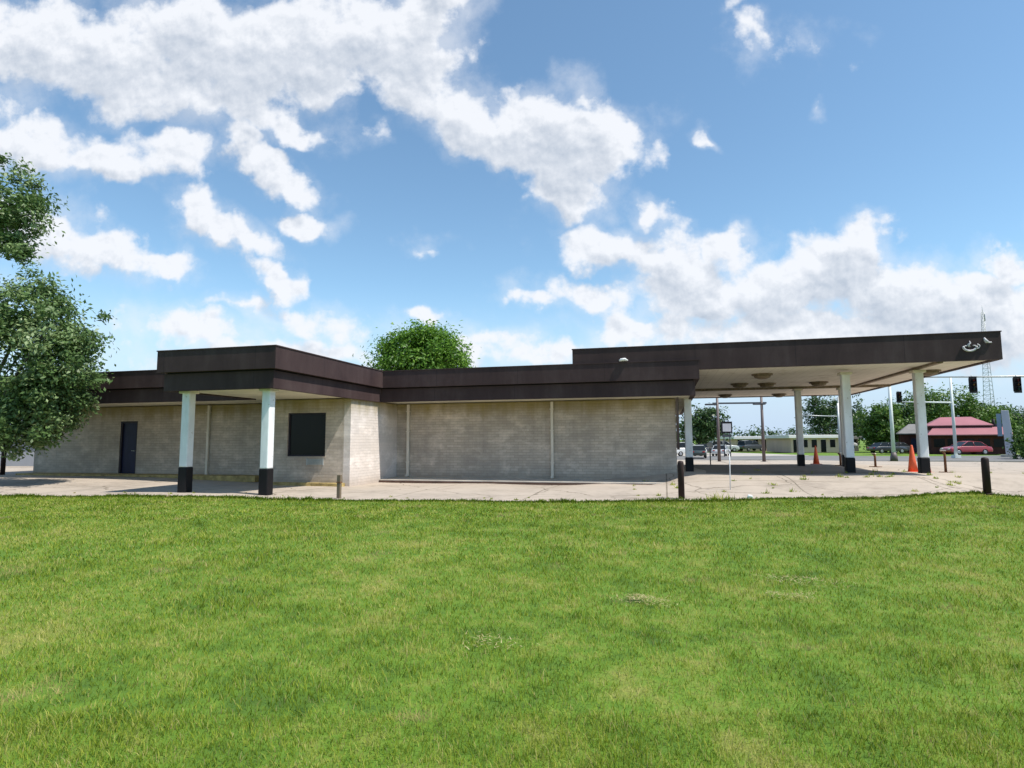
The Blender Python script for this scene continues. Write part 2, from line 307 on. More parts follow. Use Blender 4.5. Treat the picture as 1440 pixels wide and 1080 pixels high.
# ------------------------------------------------------------------ helpers
def tag(o, label=None, cat=None, group=None, kind=None):
    if label: o['label'] = label
    if cat: o['category'] = cat
    if group: o['group'] = group
    if kind: o['kind'] = kind
    return o
def empty(name, loc, rz=0, label=None, cat=None, group=None, kind=None):
    o = bpy.data.objects.new(name, None); COL.objects.link(o); o.location = loc; o.rotation_euler = (0, 0, rz); o.empty_display_size = .2
    return tag(o, label, cat, group, kind)
class MB:
    def __init__(s): s.bm = bmesh.new()
    def box(s, x0, x1, y0, y1, z0, z1, bev=0):
        m = Matrix.Translation(((x0+x1)/2, (y0+y1)/2, (z0+z1)/2)) @ Matrix.Diagonal((abs(x1-x0), abs(y1-y0), abs(z1-z0), 1))
        r_ = bmesh.ops.create_cube(s.bm, size=1, matrix=m)
        if bev:
            es = list({e for v in r_['verts'] for e in v.link_edges}); bmesh.ops.bevel(s.bm, geom=es, offset=bev, segments=2, affect='EDGES', profile=.5)
        return s
    def tube(s, pts, rads, seg=10, cap=True):
        pts = [Vector(p_) for p_ in pts]
        if isinstance(rads, (int, float)): rads = [rads]*len(pts)
        rings = []
        for i, p_ in enumerate(pts):
            t_ = (pts[min(i+1, len(pts)-1)]-pts[max(i-1, 0)]).normalized()
            a = Vector((0, 0, 1)) if abs(t_.z) < .9 else Vector((1, 0, 0))
            x = t_.cross(a).normalized(); y = t_.cross(x).normalized()
            rings.append([s.bm.verts.new(p_+(x*math.cos(k*2*math.pi/seg)+y*math.sin(k*2*math.pi/seg))*rads[i]) for k in range(seg)])
        for a, b in zip(rings, rings[1:]):
            for k in range(seg):
                f = s.bm.faces.new((a[k], a[(k+1) % seg], b[(k+1) % seg], b[k])); f.smooth = True
        if cap: s.bm.faces.new(rings[0]); s.bm.faces.new(rings[-1][::-1])
        return s
    def prism(s, poly, ax, a, b):   # poly of 2D points, extruded along axis ax from a to b
        def v(p_, q):
            if ax == 'x': return (q, p_[0], p_[1])
            if ax == 'y': return (p_[0], q, p_[1])
            return (p_[0], p_[1], q)
        lo = [s.bm.verts.new(v(p_, a)) for p_ in poly]; hi = [s.bm.verts.new(v(p_, b)) for p_ in poly]
        n = len(poly); s.bm.faces.new(lo); s.bm.faces.new(hi[::-1])
        for i in range(n): s.bm.faces.new((lo[i], hi[i], hi[(i+1) % n], lo[(i+1) % n]))
        return s
    def band(s, path, z0, z1, off, th):  # closed counter-clockwise path; strip with outer face at +off and thickness th
        n = len(path); P2 = [Vector(p_) for p_ in path]
        def offs(o_):
            out = []
            for i in range(n):
                a, b, c = P2[i-1], P2[i], P2[(i+1) % n]
                d1 = (b-a).normalized(); d2 = (c-b).normalized()
                n1v = Vector((d1.y, -d1.x)); n2v = Vector((d2.y, -d2.x)); k = (n1v+n2v); k = k/(k.length_squared)*2
                out.append(b+k*o_)
            return out
        A, B = offs(off), offs(off-th)
        vs = [[s.bm.verts.new((p_.x, p_.y, z)) for p_ in Q] for Q, z in ((A, z0), (A, z1), (B, z1), (B, z0))]
        for j in range(4):
            for i in range(n): s.bm.faces.new((vs[j][i], vs[j][(i+1) % n], vs[(j+1) % 4][(i+1) % n], vs[(j+1) % 4][i]))
        return s
    def poly(s, pts): s.bm.faces.new([s.bm.verts.new(p_) for p_ in pts]); return s
    def build(s, name, mat, parent=None, bevel=0, smooth=False):
        bmesh.ops.recalc_face_normals(s.bm, faces=s.bm.faces[:])
        me = bpy.data.meshes.new(name)
        s.bm.to_mesh(me); s.bm.free(); me.materials.append(mat)
        if smooth:
            for p_ in me.polygons: p_.use_smooth = True
        o = bpy.data.objects.new(name, me); COL.objects.link(o)
        if parent is not None: o.parent = parent
        if bevel:
            b = o.modifiers.new('bevel', 'BEVEL'); b.width = bevel; b.segments = 2; b.limit_method = 'ANGLE'
        return o
def copy_tree(o, parent=None):
    c = o.copy(); COL.objects.link(c)
    if parent is not None: c.parent = parent
    for ch in [k for k in o.children]: copy_tree(ch, c)
    return c
def np_mesh(name, verts, faces_flat, loops, mat, tint=None, parent=None, smooth=False):
    me = bpy.data.meshes.new(name); nv = len(verts)
    me.vertices.add(nv); me.vertices.foreach_set('co', np.asarray(verts, np.float32).ravel())
    loops = np.asarray(loops, np.int32); fl = np.asarray(faces_flat, np.int32)
    me.loops.add(len(fl)); me.loops.foreach_set('vertex_index', fl)
    st = np.concatenate(([0], np.cumsum(loops)[:-1])).astype(np.int32)
    me.polygons.add(len(loops)); me.polygons.foreach_set('loop_start', st); me.polygons.foreach_set('loop_total', loops)
    me.update(calc_edges=True)
    if tint is not None:
        a = me.attributes.new('tint', 'FLOAT', 'POINT'); a.data.foreach_set('value', np.asarray(tint, np.float32))
    if smooth: me.polygons.foreach_set('use_smooth', np.ones(len(loops), bool))
    me.materials.append(mat); o = bpy.data.objects.new(name, me); COL.objects.link(o)
    if parent is not None: o.parent = parent
    return o

# ------------------------------------------------------------------ terrain height
CPT = np.array([(-18,13,.05),(-13,14.2,.11),(-8,14.4,.04),(-3,15,.03),(.4,15.7,.05),(4.6,17,.10),(9.2,19,.03),(14,21.6,.08),(-12,20,.02),(-9,20,0),(-4,20.6,0),(-.6,20.6,.04),
 (-21.6,20,.2),(-26,20,.2),(-28,14,.1),(.7,22.4,.42),(3.5,22.3,.40),(6,22,.43),(8.1,22,.44),(6,29,.37),(2,29,.33),(8.5,28.5,.36),(10,25.8,.28),(10,22.5,.40),(15,25,.25),(20,32,.15),
 (1.2,20.9,.42),(3.8,21.0,.40),(7,21.0,.45),(9.4,21.2,.44),(11.5,22.5,.40),(3,36,.1),(10,40,.05),(20,42,-.05),(5,50,-.15),(18,57,-.3),(30,57,-.35),(30,70,-.45),(0,80,-.5),(-30,40,0),(-40,25,.15),(-40,60,-.3),(60,60,-.4),(40,35,.0),(30,24,.2),(-45,15,.1),(50,100,-.5),(0,100,-.5)])
def gh(X, Y):
    X = np.asarray(X, float); Y = np.asarray(Y, float)
    w = 1/((X[..., None]-CPT[:, 0])**2+(Y[..., None]-CPT[:, 1])**2+.4)**1.6
    z = (w*CPT[:, 2]).sum(-1)/w.sum(-1)
    far = np.clip((np.hypot(X, Y)-90)/40, 0, 1); z = z*(1-far)-.5*far
    return z
def gz(x, y): return float(gh(x, y))
EB = [(-60,9),(-40,10.8),(-26,12.3),(-18.4,13.0),(-13,13.62),(-7.8,14.15),(-3.3,14.85),(.4,15.55),(4.6,16.75),(9.2,18.55),(14,20.9),(22,26.5),(34,35),(60,55)]
ebx = np.array([p_[0] for p_ in EB], float); eby = np.array([p_[1] for p_ in EB], float)
def yb(X): return np.interp(X, ebx, eby)

def grid(name, fx, mat, kind='structure', nu=80, nv=80, skirt=0):
    uu, vv = np.meshgrid(np.linspace(0, 1, nu), np.linspace(0, 1, nv), indexing='ij')
    X, Y, Z = fx(uu, vv); V = np.stack([X, Y, Z], -1).reshape(-1, 3)
    i = np.arange(nu-1)[:, None]*nv+np.arange(nv-1)[None]; i = i.ravel()
    F = np.stack([i, i+nv, i+nv+1, i+1], -1).ravel(); Lp = [4]*len(i)
    if skirt:
        b = np.arange(nu)*nv; base = len(V); V = np.vstack([V, V[b]-np.array([0, 0, skirt])])
        j = np.arange(nu-1); F = np.concatenate([F, np.stack([b[j], base+j, base+j+1, b[j+1]], -1).ravel()]); Lp = Lp+[4]*(nu-1)
    o = np_mesh(name, V, F, Lp, mat, smooth=True); tag(o, kind=kind); return o

# ground sheet to the horizon
def f_ground(u, v):
    X = np.sinh((u-.5)*9)*60; Y = np.sinh((v-.35)*9)*28
    return X, Y, np.where(Y < 200, gh(X, Y), -.5)-np.where((Y < yb(X)+2) & (Y > -8), .75, .16)
grid('ground', f_ground, M['lawn'], nu=160, nv=160)
def f_lot(u, v):
    X = -60+u*120; Y0 = yb(X); Y = Y0+(52-Y0)*v**1.3
    return X, Y, gh(X, Y)
grid('parking_lot', f_lot, M['lot'], nu=241, nv=120, skirt=.2)
def f_shade(u, v):  # dark sheet added under the canopy to deepen its shade on the paving
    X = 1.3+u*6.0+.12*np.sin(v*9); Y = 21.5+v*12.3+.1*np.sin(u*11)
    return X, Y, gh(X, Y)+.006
M['canopyshade'] = concmat('canopy_shade_concrete', (.20, .17, .145), (.09, .07, .055))
grid('canopy_shade_sheet', f_shade, M['canopyshade'], nu=50, nv=70)
def strip(name, D0, D1, S0, S1, dzv, mat, n=60):   # strip across the view: D from D0..D1 along the street normal
    c, s = math.cos(TH), math.sin(TH)
    def fx(u, v):
        a = S0+(S1-S0)*u; D = D0+(D1-D0)*v
        X = c*a-s*D; Y = s*a+c*D; return X, Y, gh(X, Y)+dzv
    return grid(name, fx, mat, nu=n, nv=20, skirt=.1)
strip('road', 51, 68, -90, 130, -.02, M['road'])
strip('far_parking_lot', 68.6, 96, -70, 34, .0, M['farlot'])
def f_lawn(u, v):
    X = -36+u*76; Y = -4+(yb(X)-.02+4)*v
    return X, Y, gh(X, yb(X))*np.clip((v-.55)/.45, 0, 1)*.8-.03
grid('lawn', f_lawn, M['lawn'], nu=120, nv=60)
def lawn_z(X, Y):
    yy = yb(X); v = (Y+4)/(yy-.02+4)
    return gh(X, yy)*np.clip((v-.55)/.45, 0, 1)*.8-.03

# ------------------------------------------------------------------ bank building
B = empty('bank_building', (0, 0, 0), 0, 'long low empty pale brick building with dark brown fascia and flat drive-through canopy', 'building')
def wallgrid(mb, x0, x1, y0, y1, z0, z1, holes):
    xs = sorted({x0, x1, *[h_[0] for h_ in holes], *[h_[1] for h_ in holes]}); zs = sorted({z0, z1, *[h_[2] for h_ in holes], *[h_[3] for h_ in holes]})
    for a, b in zip(xs, xs[1:]):
        for c, e in zip(zs, zs[1:]):
            if any(h_[0] <= a and b <= h_[1] and h_[2] <= c and e <= h_[3] for h_ in holes): continue
            mb.box(a, b, y0, y1, c, e)
DOOR = (-22.02, -21.14, .1, 2.42); WIN = (-12.92, -11.41, 1.03, 2.55)
mb = MB(); wallgrid(mb, -26.6, -13.602, 20.0, 20.25, -.2, 3.02, [DOOR]); mb.build('front_wall', M['brick'], B)
mb = MB(); wallgrid(mb, -13.6, -10.702, 18.4, 18.65, -.2, 3.02, [WIN]); mb.build('front_wall', M['brick'], B)
mb = MB(); mb.box(-10.448, .38, 22.05, 22.3, -.2, 3.02); mb.build('front_wall', M['brick'], B)
mb = MB(); mb.box(-10.70, -10.45, 18.402, 22.3, -.2, 3.02); mb.build('side_wall', M['bricksunlit'], B); MB().box(-13.6, -13.4, 18.652, 22.3, -.2, 3.02).build('side_wall', M['brick'], B)
mb = MB(); mb.box(.13, .38, 22.302, 35.6, -.2, 3.02); mb.box(-26.6, -26.35, 20.252, 35.6, -.2, 3.02); mb.box(-26.348, .128, 35.35, 35.6, -.2, 3.02); mb.build('rear_wall', M['brick'], B)
PATH = [(-27.9, 36.4), (-27.9, 17.75), (-14.0, 17.75), (-14.0, 14.05), (-10.35, 14.05), (-10.35, 20.4), (1.0, 20.4), (1.0, 36.4)]
fs = MB().band(PATH, 3.01, 3.50, 0, .14).build('lower_fascia', M['fascia'], B)
fu = MB().band(PATH, 3.54, 4.15, .14, .2).build('upper_fascia', M['fascia'], B)
MB().band(PATH, 3.4, 3.6, -.05, .05).build('fascia_shadow_line', M['black'], B)  # black strip standing in for the shadow line between the two tiers
MB().band(PATH, 4.15, 4.18, .16, .24).build('metal_coping', M['fascia'], B)
sf = MB(); sf.poly([(x, y, 3.05) for x, y in PATH]); s_ = sf.build('soffit', M['soffit'], B)
rf = MB(); rf.poly([(x, y, 4.02) for x, y in PATH]); rf.build('roof', M['rooftar'], B)
# door
dr = MB().box(DOOR[0]+.07, DOOR[1]-.07, 20.08, 20.13, .22, 2.34).build('door', M['door'], B, .004)
fm = MB(); fm.box(DOOR[0], DOOR[0]+.07, 20.02, 20.2, .1, 2.42); fm.box(DOOR[1]-.07, DOOR[1], 20.02, 20.2, .1, 2.42); fm.box(DOOR[0]+.07, DOOR[1]-.07, 20.02, 20.2, 2.34, 2.42); fm.build('door_frame', M['dframe'], dr)
hb = MB(); hb.tube([(-21.3, 20.08, 1.2), (-21.3, 20.02, 1.2)], .025); hb.tube([(-21.3, 20.02, 1.2), (-21.42, 20.02, 1.2)], .012); hb.build('handle', M['galv'], dr)
# window: dark glass with a slim frame and one mullion
wn_ = empty('window', (0, 0, 0)); wn_.parent = B
fr = MB(); a, b, c, e = WIN
fr.box(a, b, 18.46, 18.54, c, c+.05); fr.box(a, b, 18.46, 18.54, e-.05, e); fr.box(a, a+.05, 18.46, 18.54, c+.05, e-.05); fr.box(b-.05, b, 18.46, 18.54, c+.05, e-.05)
fr.build('frame', M['dframe'], wn_)
MB().box(a+.05, b-.05, 18.50, 18.51, c+.05, e-.05).build('pane', M['glass'], wn_)
MB().box(a-.02, b+.02, 18.385, 18.46, c-.05, c-.001).build('sill', M['brick'], wn_)
vt = MB()
for k in range(6): vt.box(-12.08, -11.48, 18.365, 18.398, .75+k*.032, .77+k*.032)
vt.box(-12.11, -12.08, 18.36, 18.399, .73, .96); vt.box(-11.48, -11.45, 18.36, 18.399, .73, .96); vt.build('vent', M['galv'], B)
# downspouts
for x, y in ((-17.6, 19.94), (-9.93, 21.98), (-4.1, 21.98)):
    ds = MB(); ds.box(x-.05, x+.05, y-.05, y+.05, .22, 3.0, .012); ds.box(x-.05, x+.05, y-.17, y+.05, .15, .24, .012)
    d_ = ds.build('downspout', M['pipe'], B)
    for z in (.7, 1.9, 2.7): MB().box(x-.075, x+.075, y-.058, y+.045, z, z+.04).build('bracket', M['pipe'], d_)
# raised walk along the building
wk = MB(); wk.box(-10.44, .42, 20.55, 22.05, -.1, .125); wk.build('platform', M['slab'], B, .012)
kf = MB(); kf.box(-10.44, .42, 20.535, 20.549, -.1, .085); kf.build('kerb_face', M['slabface'], B)
yk = MB(); yk.box(-26.5, -14.8, 19.2, 19.999, .05, .27); yk.build('yellow_kerb', M['yellow'], B, .02)
yk = MB(); yk.box(-13.55, -10.6, 18.2, 18.385, -.05, .14); yk.build('yellow_kerb', M['yellow'], B, .02)
# porch and canopy columns
def column(x, y, ztop, zb=None, wdt=.26, hb_=.72):
    z = gz(x, y) if zb is None else zb; h_ = wdt/2
    c = MB(); c.box(x-h_, x+h_, y-h_, y+h_, z+hb_, ztop, .03); c = c.build('column', M['white'], B)
    k = MB(); k.box(x-h_-.012, x+h_+.012, y-h_-.012, y+h_+.012, z-.1, z+hb_, .03); k.build('column_base', M['black'], c)
    q = MB(); q.box(x-h_-.06, x+h_+.06, y-h_-.06, y+h_+.06, ztop-.09, ztop-.001, .015); q.build('capital', M['pipe'], c)
    return c
column(-13.45, 14.42, 3.045); column(-10.76, 14.42, 3.045)
CX = 9.66
cv = empty('canopy', (0, 0, 0)); cv.parent = B
CP_ = [(-3.05, 34.95), (-3.05, 20.33), (CX, 20.33), (CX, 34.95)]
MB().band(CP_, 3.86, 4.68, 0, .16).build('canopy_fascia', M['fascia'], cv)
MB().band(CP_, 4.68, 4.71, .02, .2).build('canopy_coping', M['fascia'], cv)
so_ = MB(); so_.poly([(1.16, 20.49, 3.90), (CX-.16, 20.49, 3.90), (CX-.16, 34.79, 3.90), (1.16, 34.79, 3.90)]); so_.build('canopy_soffit', M['csoffit'], cv)
ro_ = MB(); ro_.poly([(-3, 20.4, 4.55), (CX-.05, 20.4, 4.55), (CX-.05, 34.9, 4.55), (-3, 34.9, 4.55)]); ro_.build('canopy_roof', M['rooftar'], cv)
MB().box(1.2, CX-.17, 28.8, 29.0, 3.80, 3.899).build('beam', M['rustlamp'], cv)
bmz = MB(); bmz.box(8.05, 8.2, 20.5, 28.79, 3.825, 3.899); bmz.build('beam', M['rustlamp'], cv)
for x, y in ((5.95, 22.2), (8.12, 22.2), (5.8, 28.9), (7.6, 28.9), (.82, 22.6)): column(x, y, 3.80, wdt=.26, hb_=.5)
# slanted drainpipe offset at the canopy corner of the building
dp = MB(); dp.tube([(.75, 21.6, 3.78), (.5, 21.75, 3.35), (.44, 21.98, 2.9), (.44, 22.02, 1.2)], .05, 8); dp.build('downspout', M['brownpole'], B)
# leftover marks of a removed sign on the canopy fascia
lg = MB()
def arc(cx_, cz_, rx_, rz_, a0, a1, w_, n=12, y=20.31):
    lg.tube([(cx_+rx_*math.cos(rad(a0+(a1-a0)*k/n)), y, cz_+rz_*math.sin(rad(a0+(a1-a0)*k/n))) for k in range(n+1)], w_, 6)
arc(8.84, 4.27, .17, .13, 175, 365, .034); arc(9.03, 4.27, .06, .06, 250, 450, .02)
lg.tube([(8.67, 20.31, 4.28), (8.78, 20.31, 4.30)], .018, 6); lg.tube([(8.92, 20.31, 4.30), (9.0, 20.31, 4.29)], .018, 6)
lg.tube([(8.83, 20.31, 4.26), (8.80, 20.31, 4.33), (8.86, 20.31, 4.38), (8.84, 20.31, 4.44)], [.03, .036, .028, .012], 6)
lg.build('sign_remnant', M['signgrey'], cv)
lg = MB(); lg.tube([(9.22, 20.31, 4.52), (9.25, 20.31, 4.44), (9.30, 20.31, 4.38)], [.02, .045, .05], 6); lg.tube([(9.24, 20.31, 4.38), (9.40, 20.31, 4.37)], .025, 6); lg.build('sign_remnant', M['signgrey'], cv)
# soffit lamps
proto = None
LAMPS = [(3.45, 22.9, 'round brown soffit lamp under the canopy nearest the dark front edge'), (3.1, 26.6, 'round brown soffit lamp left of the middle beam under the canopy'), (3.1, 32.9, 'round brown soffit lamp at the far left edge of the canopy'),
         (5.77, 33.2, 'round brown soffit lamp at the far edge between two columns'), (6.2, 26.8, 'round brown soffit lamp just behind the far white column top'), (4.2, 26.8, 'round brown soffit lamp in the middle of the canopy ceiling'), (8.9, 23.4, 'round brown soffit lamp near the right edge of the canopy')]
for i, (x, y, lb) in enumerate(LAMPS):
    if proto is None:
        o = empty('ceiling_light', (x, y, 3.9)); 
        MB().tube([(0, 0, -.001), (0, 0, -.05)], [.36, .36], 20).build('housing', M['rustlamp'], o)
        MB().tube([(0, 0, -.05), (0, 0, -.13), (0, 0, -.18)], [.3, .26, .12], 20).build('lens', M['rustlamp'], o); proto = o
    else: o = copy_tree(proto)
    o.location = (x, y, 3.9); tag(o, lb, 'ceiling light', 'lamps under the drive-through canopy')
# white flood lamp on fascia above the main wall
fl = empty('flood_lamp', (-1.3, 20.33, 4.23), 0, 'small white lamp sticking out of the brown fascia above the main wall', 'lamp')
MB().tube([(0, 0, 0), (0, -.09, 0)], [.03, .03], 10).build('arm', M['white'], fl)
MB().tube([(-.14, -.12, -.01), (-.08, -.12, .02), (.05, -.12, .03), (.15, -.12, -.01)], [.025, .05, .055, .02], 10).build('lamp_shade', M['white'], fl)

# ------------------------------------------------------------------ small street furniture
def bollard(x, y, h_, r_, mat, lb, nm_='bollard', grp_='dark bollards along the lawn edge', cat='bollard'):
    o = empty(nm_, (x, y, gz(x, y)-.02), random.uniform(0, 3), lb, cat, grp_)
    MB().tube([(0, 0, -.1), (0, 0, h_-.06), (.004, 0, h_-.02), (.006, 0, h_)], [r_, r_*.97, r_*.85, r_*.45], 16).build('post', mat, o)
    MB().tube([(0, 0, 0), (0, 0, .02)], [r_*1.25, r_*1.2], 16).build('collar', mat, o)
    return o
random.seed(4)
bollard(.36, 15.98, .98, .08, M['bollard'], 'dark bollard at the lawn edge in front of the main wall corner')
bollard(7.95, 17.95, .93, .088, M['bollard'], 'dark round bollard at the lawn edge right of the canopy columns')
bollard(-27.35, 19.3, 1.1, .09, M['bollard'], 'dark bollard standing beyond the left end of the brick building under the tree')
o = empty('wooden_post', (-8.45, 14.35, gz(-8.45, 14.35)), 0, 'short weathered wooden post at the lawn edge right of the porch', 'post')
MB().box(-.05, .05, -.045, .045, -.1, .62, .01).build('stake', M['wood'], o); MB().box(-.055, .055, -.05, .05, .40, .44).build('strap', M['rust'], o)
o = empty('marker_stake', (1.7, 17.6, gz(1.7, 17.6)), 0, 'thin white marker stake standing in front of the canopy shadow', 'stake')
MB().tube([(0, 0, -.1), (.01, 0, .6), (.015, 0, 1.02)], [.016, .014, .012], 8).build('rod', M['white'], o); MB().tube([(.015, 0, 1.02), (.015, 0, 1.1)], [.03, .028], 8).build('cap', M['signgrey'], o)
o = empty('litter', (1.95, 15.6, gz(2, 16)-.0), .5, 'small crumpled white litter on the grass right of the corner bollard', 'litter')
MB().tube([(-.06, 0, .05), (-.02, .01, .09), (.03, -.01, .08), (.07, 0, .04)], [.02, .045, .04, .02], 7).build('paper', M['white'], o)
# traffic cones
def cone(x, y, s, lb):
    o = empty('traffic_cone', (x, y, gz(x, y)), .3, lb, 'traffic cone', 'orange cones on the lot')
    MB().box(-.2*s, .2*s, -.2*s, .2*s, 0, .03*s, .01).build('base', M['orange'], o)
    MB().tube([(0, 0, .03*s), (0, 0, .45*s), (0, 0, .9*s), (0, 0, .92*s)], [.15*s, .095*s, .035*s, .028*s], 20).build('cone_body', M['orange'], o)
    return o
cone(7.28, 32.8, 1.0, 'orange traffic cone standing between two white canopy columns')
cone(8.77, 24.97, 1.08, 'larger orange traffic cone beside the rightmost white canopy column')
# second small fallen cone / pale pink bag piece next to it
o = empty('fallen_cone', (9.2, 24.9, gz(9.2, 24.9)+.1), .4, 'small faded pink cone leaning beside the larger orange cone', 'traffic cone')
MB().tube([(0, 0, -.08), (.02, 0, .25), (.05, 0, .42)], [.13, .08, .03], 16).build('cone_body', paint('faded_pink_plastic', (.62, .30, .24), .6, .2, 6), o)
MB().box(-.17, .17, -.17, .17, -.1, -.075, .008).build('base', M['orange'], o)
def stub(x, y, h_, lb):
    o = empty('pipe_stub', (x, y, gz(x, y)), random.uniform(-1, 1), lb, 'pipe stub', 'rusty pipe stubs on base plates')
    MB().box(-.2, .2, -.14, .14, 0, .025, .005).build('base_plate', M['rust'], o)
    MB().tube([(0, 0, .02), (0, 0, h_*.8), (-.02, 0, h_*.93), (-.07, 0, h_)], [.045, .042, .042, .05], 12).build('pipe', M['rust'], o)
    MB().box(-.13, .04, -.04, .04, h_, h_+.035, .004).build('cap', M['pipe'], o)
stub(7.62, 29.83, .55, 'rusty pipe stub between the orange cone and the near column')
stub(8.63, 28.54, .55, 'rusty pipe stub standing right of the near white column')
stub(10.16, 25.84, .8, 'tall rusty pipe stub right of the last canopy column')
o = empty('round_head_post', (2.3, 33.6, gz(2.3, 33.6)), 0, 'thin post with a pale round head and dark base plate behind the canopy shadow', 'post')
MB().tube([(0, 0, 0), (0, 0, 1.0)], .03, 10).build('pole', M['brownpole'], o)
MB().tube([(0, -.03, 1.12), (0, .03, 1.12)], [.15, .15], 20).build('head', M['white'], o); MB().box(-.25, .25, -.15, .15, 0, .03).build('base_plate', M['brownpole'], o)
# two-post parking lot light frame
o = empty('light_frame', (3.9, 47.6, gz(4, 48)), math.atan2(0, 1)+TH*.6, 'brown two-post frame with flat parking lot lamps on its crossbar behind the canopy', 'light frame')
for x in (0, 3.25):
    MB().tube([(x, 0, -.3), (x, 0, 5.1)], [.13, .09], 12).build('post', M['brownpole'], o)
    MB().box(x-.2, x+.2, -.2, .2, 0, .05).build('base_plate', M['brownpole'], o)
MB().box(-.35, 3.6, -.06, .06, 4.38, 4.5).build('crossbar', M['darksteel'], o)
for x in (-.6, 2.95): MB().box(x-.3, x+.55, -.2, .2, 4.30, 4.42, .03).build('lamp_head', M['darksteel'], o)

# street poles
def lightpole(x, y, h_, r0_, r1_, mat, lb, dark=True, name='street_light', arm=True):
    o = empty(name, (x, y, gz(x, y)), TH, lb, 'street light')
    MB().tube([(0, 0, -.2), (0, 0, h_)], [r0_, r1_], 14).build('pole', mat, o)
    if dark: MB().tube([(0, 0, -.1), (0, 0, .35), (0, 0, .7)], [r0_*1.9, r0_*1.7, r0_*1.1], 14).build('pole_base', M['brownpole'], o)
    if arm:
        MB().tube([(0, 0, h_-.3), (.8, 0, h_), (1.8, 0, h_+.1)], [.05, .045, .04], 8).build('arm', mat, o)
        MB().box(1.7, 2.3, -.14, .14, h_+.04, h_+.16, .04).build('lamp_head', mat, o)
    return o
lightpole(18.8, 57.4, 7.2, .16, .11, M['palegalv'], 'thick pale street light pole between the last two canopy columns')
lightpole(20.7, 80.5, 7.0, .14, .09, M['galv'], 'grey street pole in front of the dark tree left of the near column', arm=False)
# traffic signals
def signal(x, y, ztop, rz, lb, s=1.0):
    o = empty('traffic_signal', (x, y, ztop), rz, lb, 'traffic light', 'traffic signals over the junction')
    MB().box(-.19*s, .19*s, -.12, .12, -1.1*s, 0, .03).build('housing', M['black'], o)
    MB().box(-.32*s, .32*s, -.125, -.121, -1.22*s, .12*s).build('backplate', M['black'], o)
    for k, c in enumerate(((.28, .02, .02), (.32, .2, .02), (.03, .14, .07))):
        z = -.2*s-.35*s*k
        MB().tube([(0, -.127, z), (0, -.145, z)], [.13*s, .12*s], 16).build('lens', LENS[k], o)
        v = MB(); v.tube([(0, -.14, z+.01), (0, -.34, z-.01)], [.15*s, .14*s], 14, cap=False).build('visor', M['black'], o)
    MB().tube([(0, 0, 0), (0, 0, .25)], .03, 8).build('hanger', M['galv'], o)
    return o
LENS = [paint('lens_'+n_, c, .25, .1, 9) for n_, c in (('red', (.30, .03, .02)), ('amber', (.36, .2, .04)), ('green', (.03, .14, .08)))]
c_, s__ = math.cos(TH), math.sin(TH)
def cam_xy(a, D): return (c_*a-s__*D, s__*a+c_*D)
# mast arm of the near signals: pole stands right of the view
AD = 47.6
mp = cam_xy(47.5, AD); o = empty('signal_mast', (mp[0], mp[1], gz(*mp)), TH, 'long grey mast arm carrying traffic signals, its pole beyond the right edge', 'signal mast')
MB().tube([(0, 0, -.2), (0, 0, 7.2)], [.2, .14], 14).build('pole', M['galv'], o)
MB().tube([(0, 0, 6.75), (-5, 0, 6.85), (-15.2, 0, 6.82)], [.11, .085, .045], 10).build('arm', M['galv'], o)
for a, lb in ((36.9, 'hanging black traffic signal above the pink roofed restaurant'), (40.45, 'black traffic signal at the far right edge of the picture')):
    x, y = cam_xy(a, AD-.16); signal(x, y, 6.38, TH, lb, 1.0)
mp = cam_xy(46.0, 62); o = empty('signal_mast', (mp[0], mp[1], gz(*mp)), TH, 'pale signal pole with a horizontal mast arm in front of the pink roofed restaurant', 'signal mast')
MB().tube([(0, 0, -.2), (0, 0, 8.5)], [.17, .10], 14).build('pole', M['palegalv'], o)
MB().tube([(0, 0, 5.75), (-5.8, 0, 5.85)], [.09, .05], 10).build('arm', M['palegalv'], o)
MB().box(-.3, .3, -.3, .3, 0, .3).build('pole_base', M['palegalv'], o)
x, y = cam_xy(40.3, 61.8); signal(x, y, 6.35, TH, 'dark traffic signal at the end of the pale mast arm beside the last column', .85)
x, y = cam_xy(29.6, 61.8)
o = empty('signal_mast', (*cam_xy(34.3, 62.5), gz(18, 68)), TH, 'thin grey mast arm holding a signal beyond the far white column', 'signal mast')
MB().tube([(0, 0, -.2), (0, 0, 5.6)], [.12, .09], 12).build('pole', M['galv'], o)
MB().tube([(0, 0, 4.2), (-4.5, 0, 4.35)], [.06, .04], 8).build('arm', M['galv'], o)
signal(*cam_xy(30.0, 62.3), 4.25, TH, 'small dark traffic signal beside the far white canopy column', .9)

# square sign
x, y = cam_xy(21.6, 60); o = empty('road_sign', (x, y, gz(x, y)), TH, 'square pale grey pylon sign with a thick black frame beyond the canopy', 'sign')
MB().box(-.55, .55, -.08, .08, 2.35, 3.5).build('frame', M['black'], o); MB().box(-.42, .42, -.1, -.081, 2.5, 3.3).build('face', M['signgrey'], o)
MB().box(-.45, .45, -.07, .07, 1.95, 2.2).build('lower_panel', M['darksteel'], o)
for q in (-.3, .3): MB().tube([(q, 0, 0), (q, 0, 2.36)], .06, 8).build('post', M['darksteel'], o)

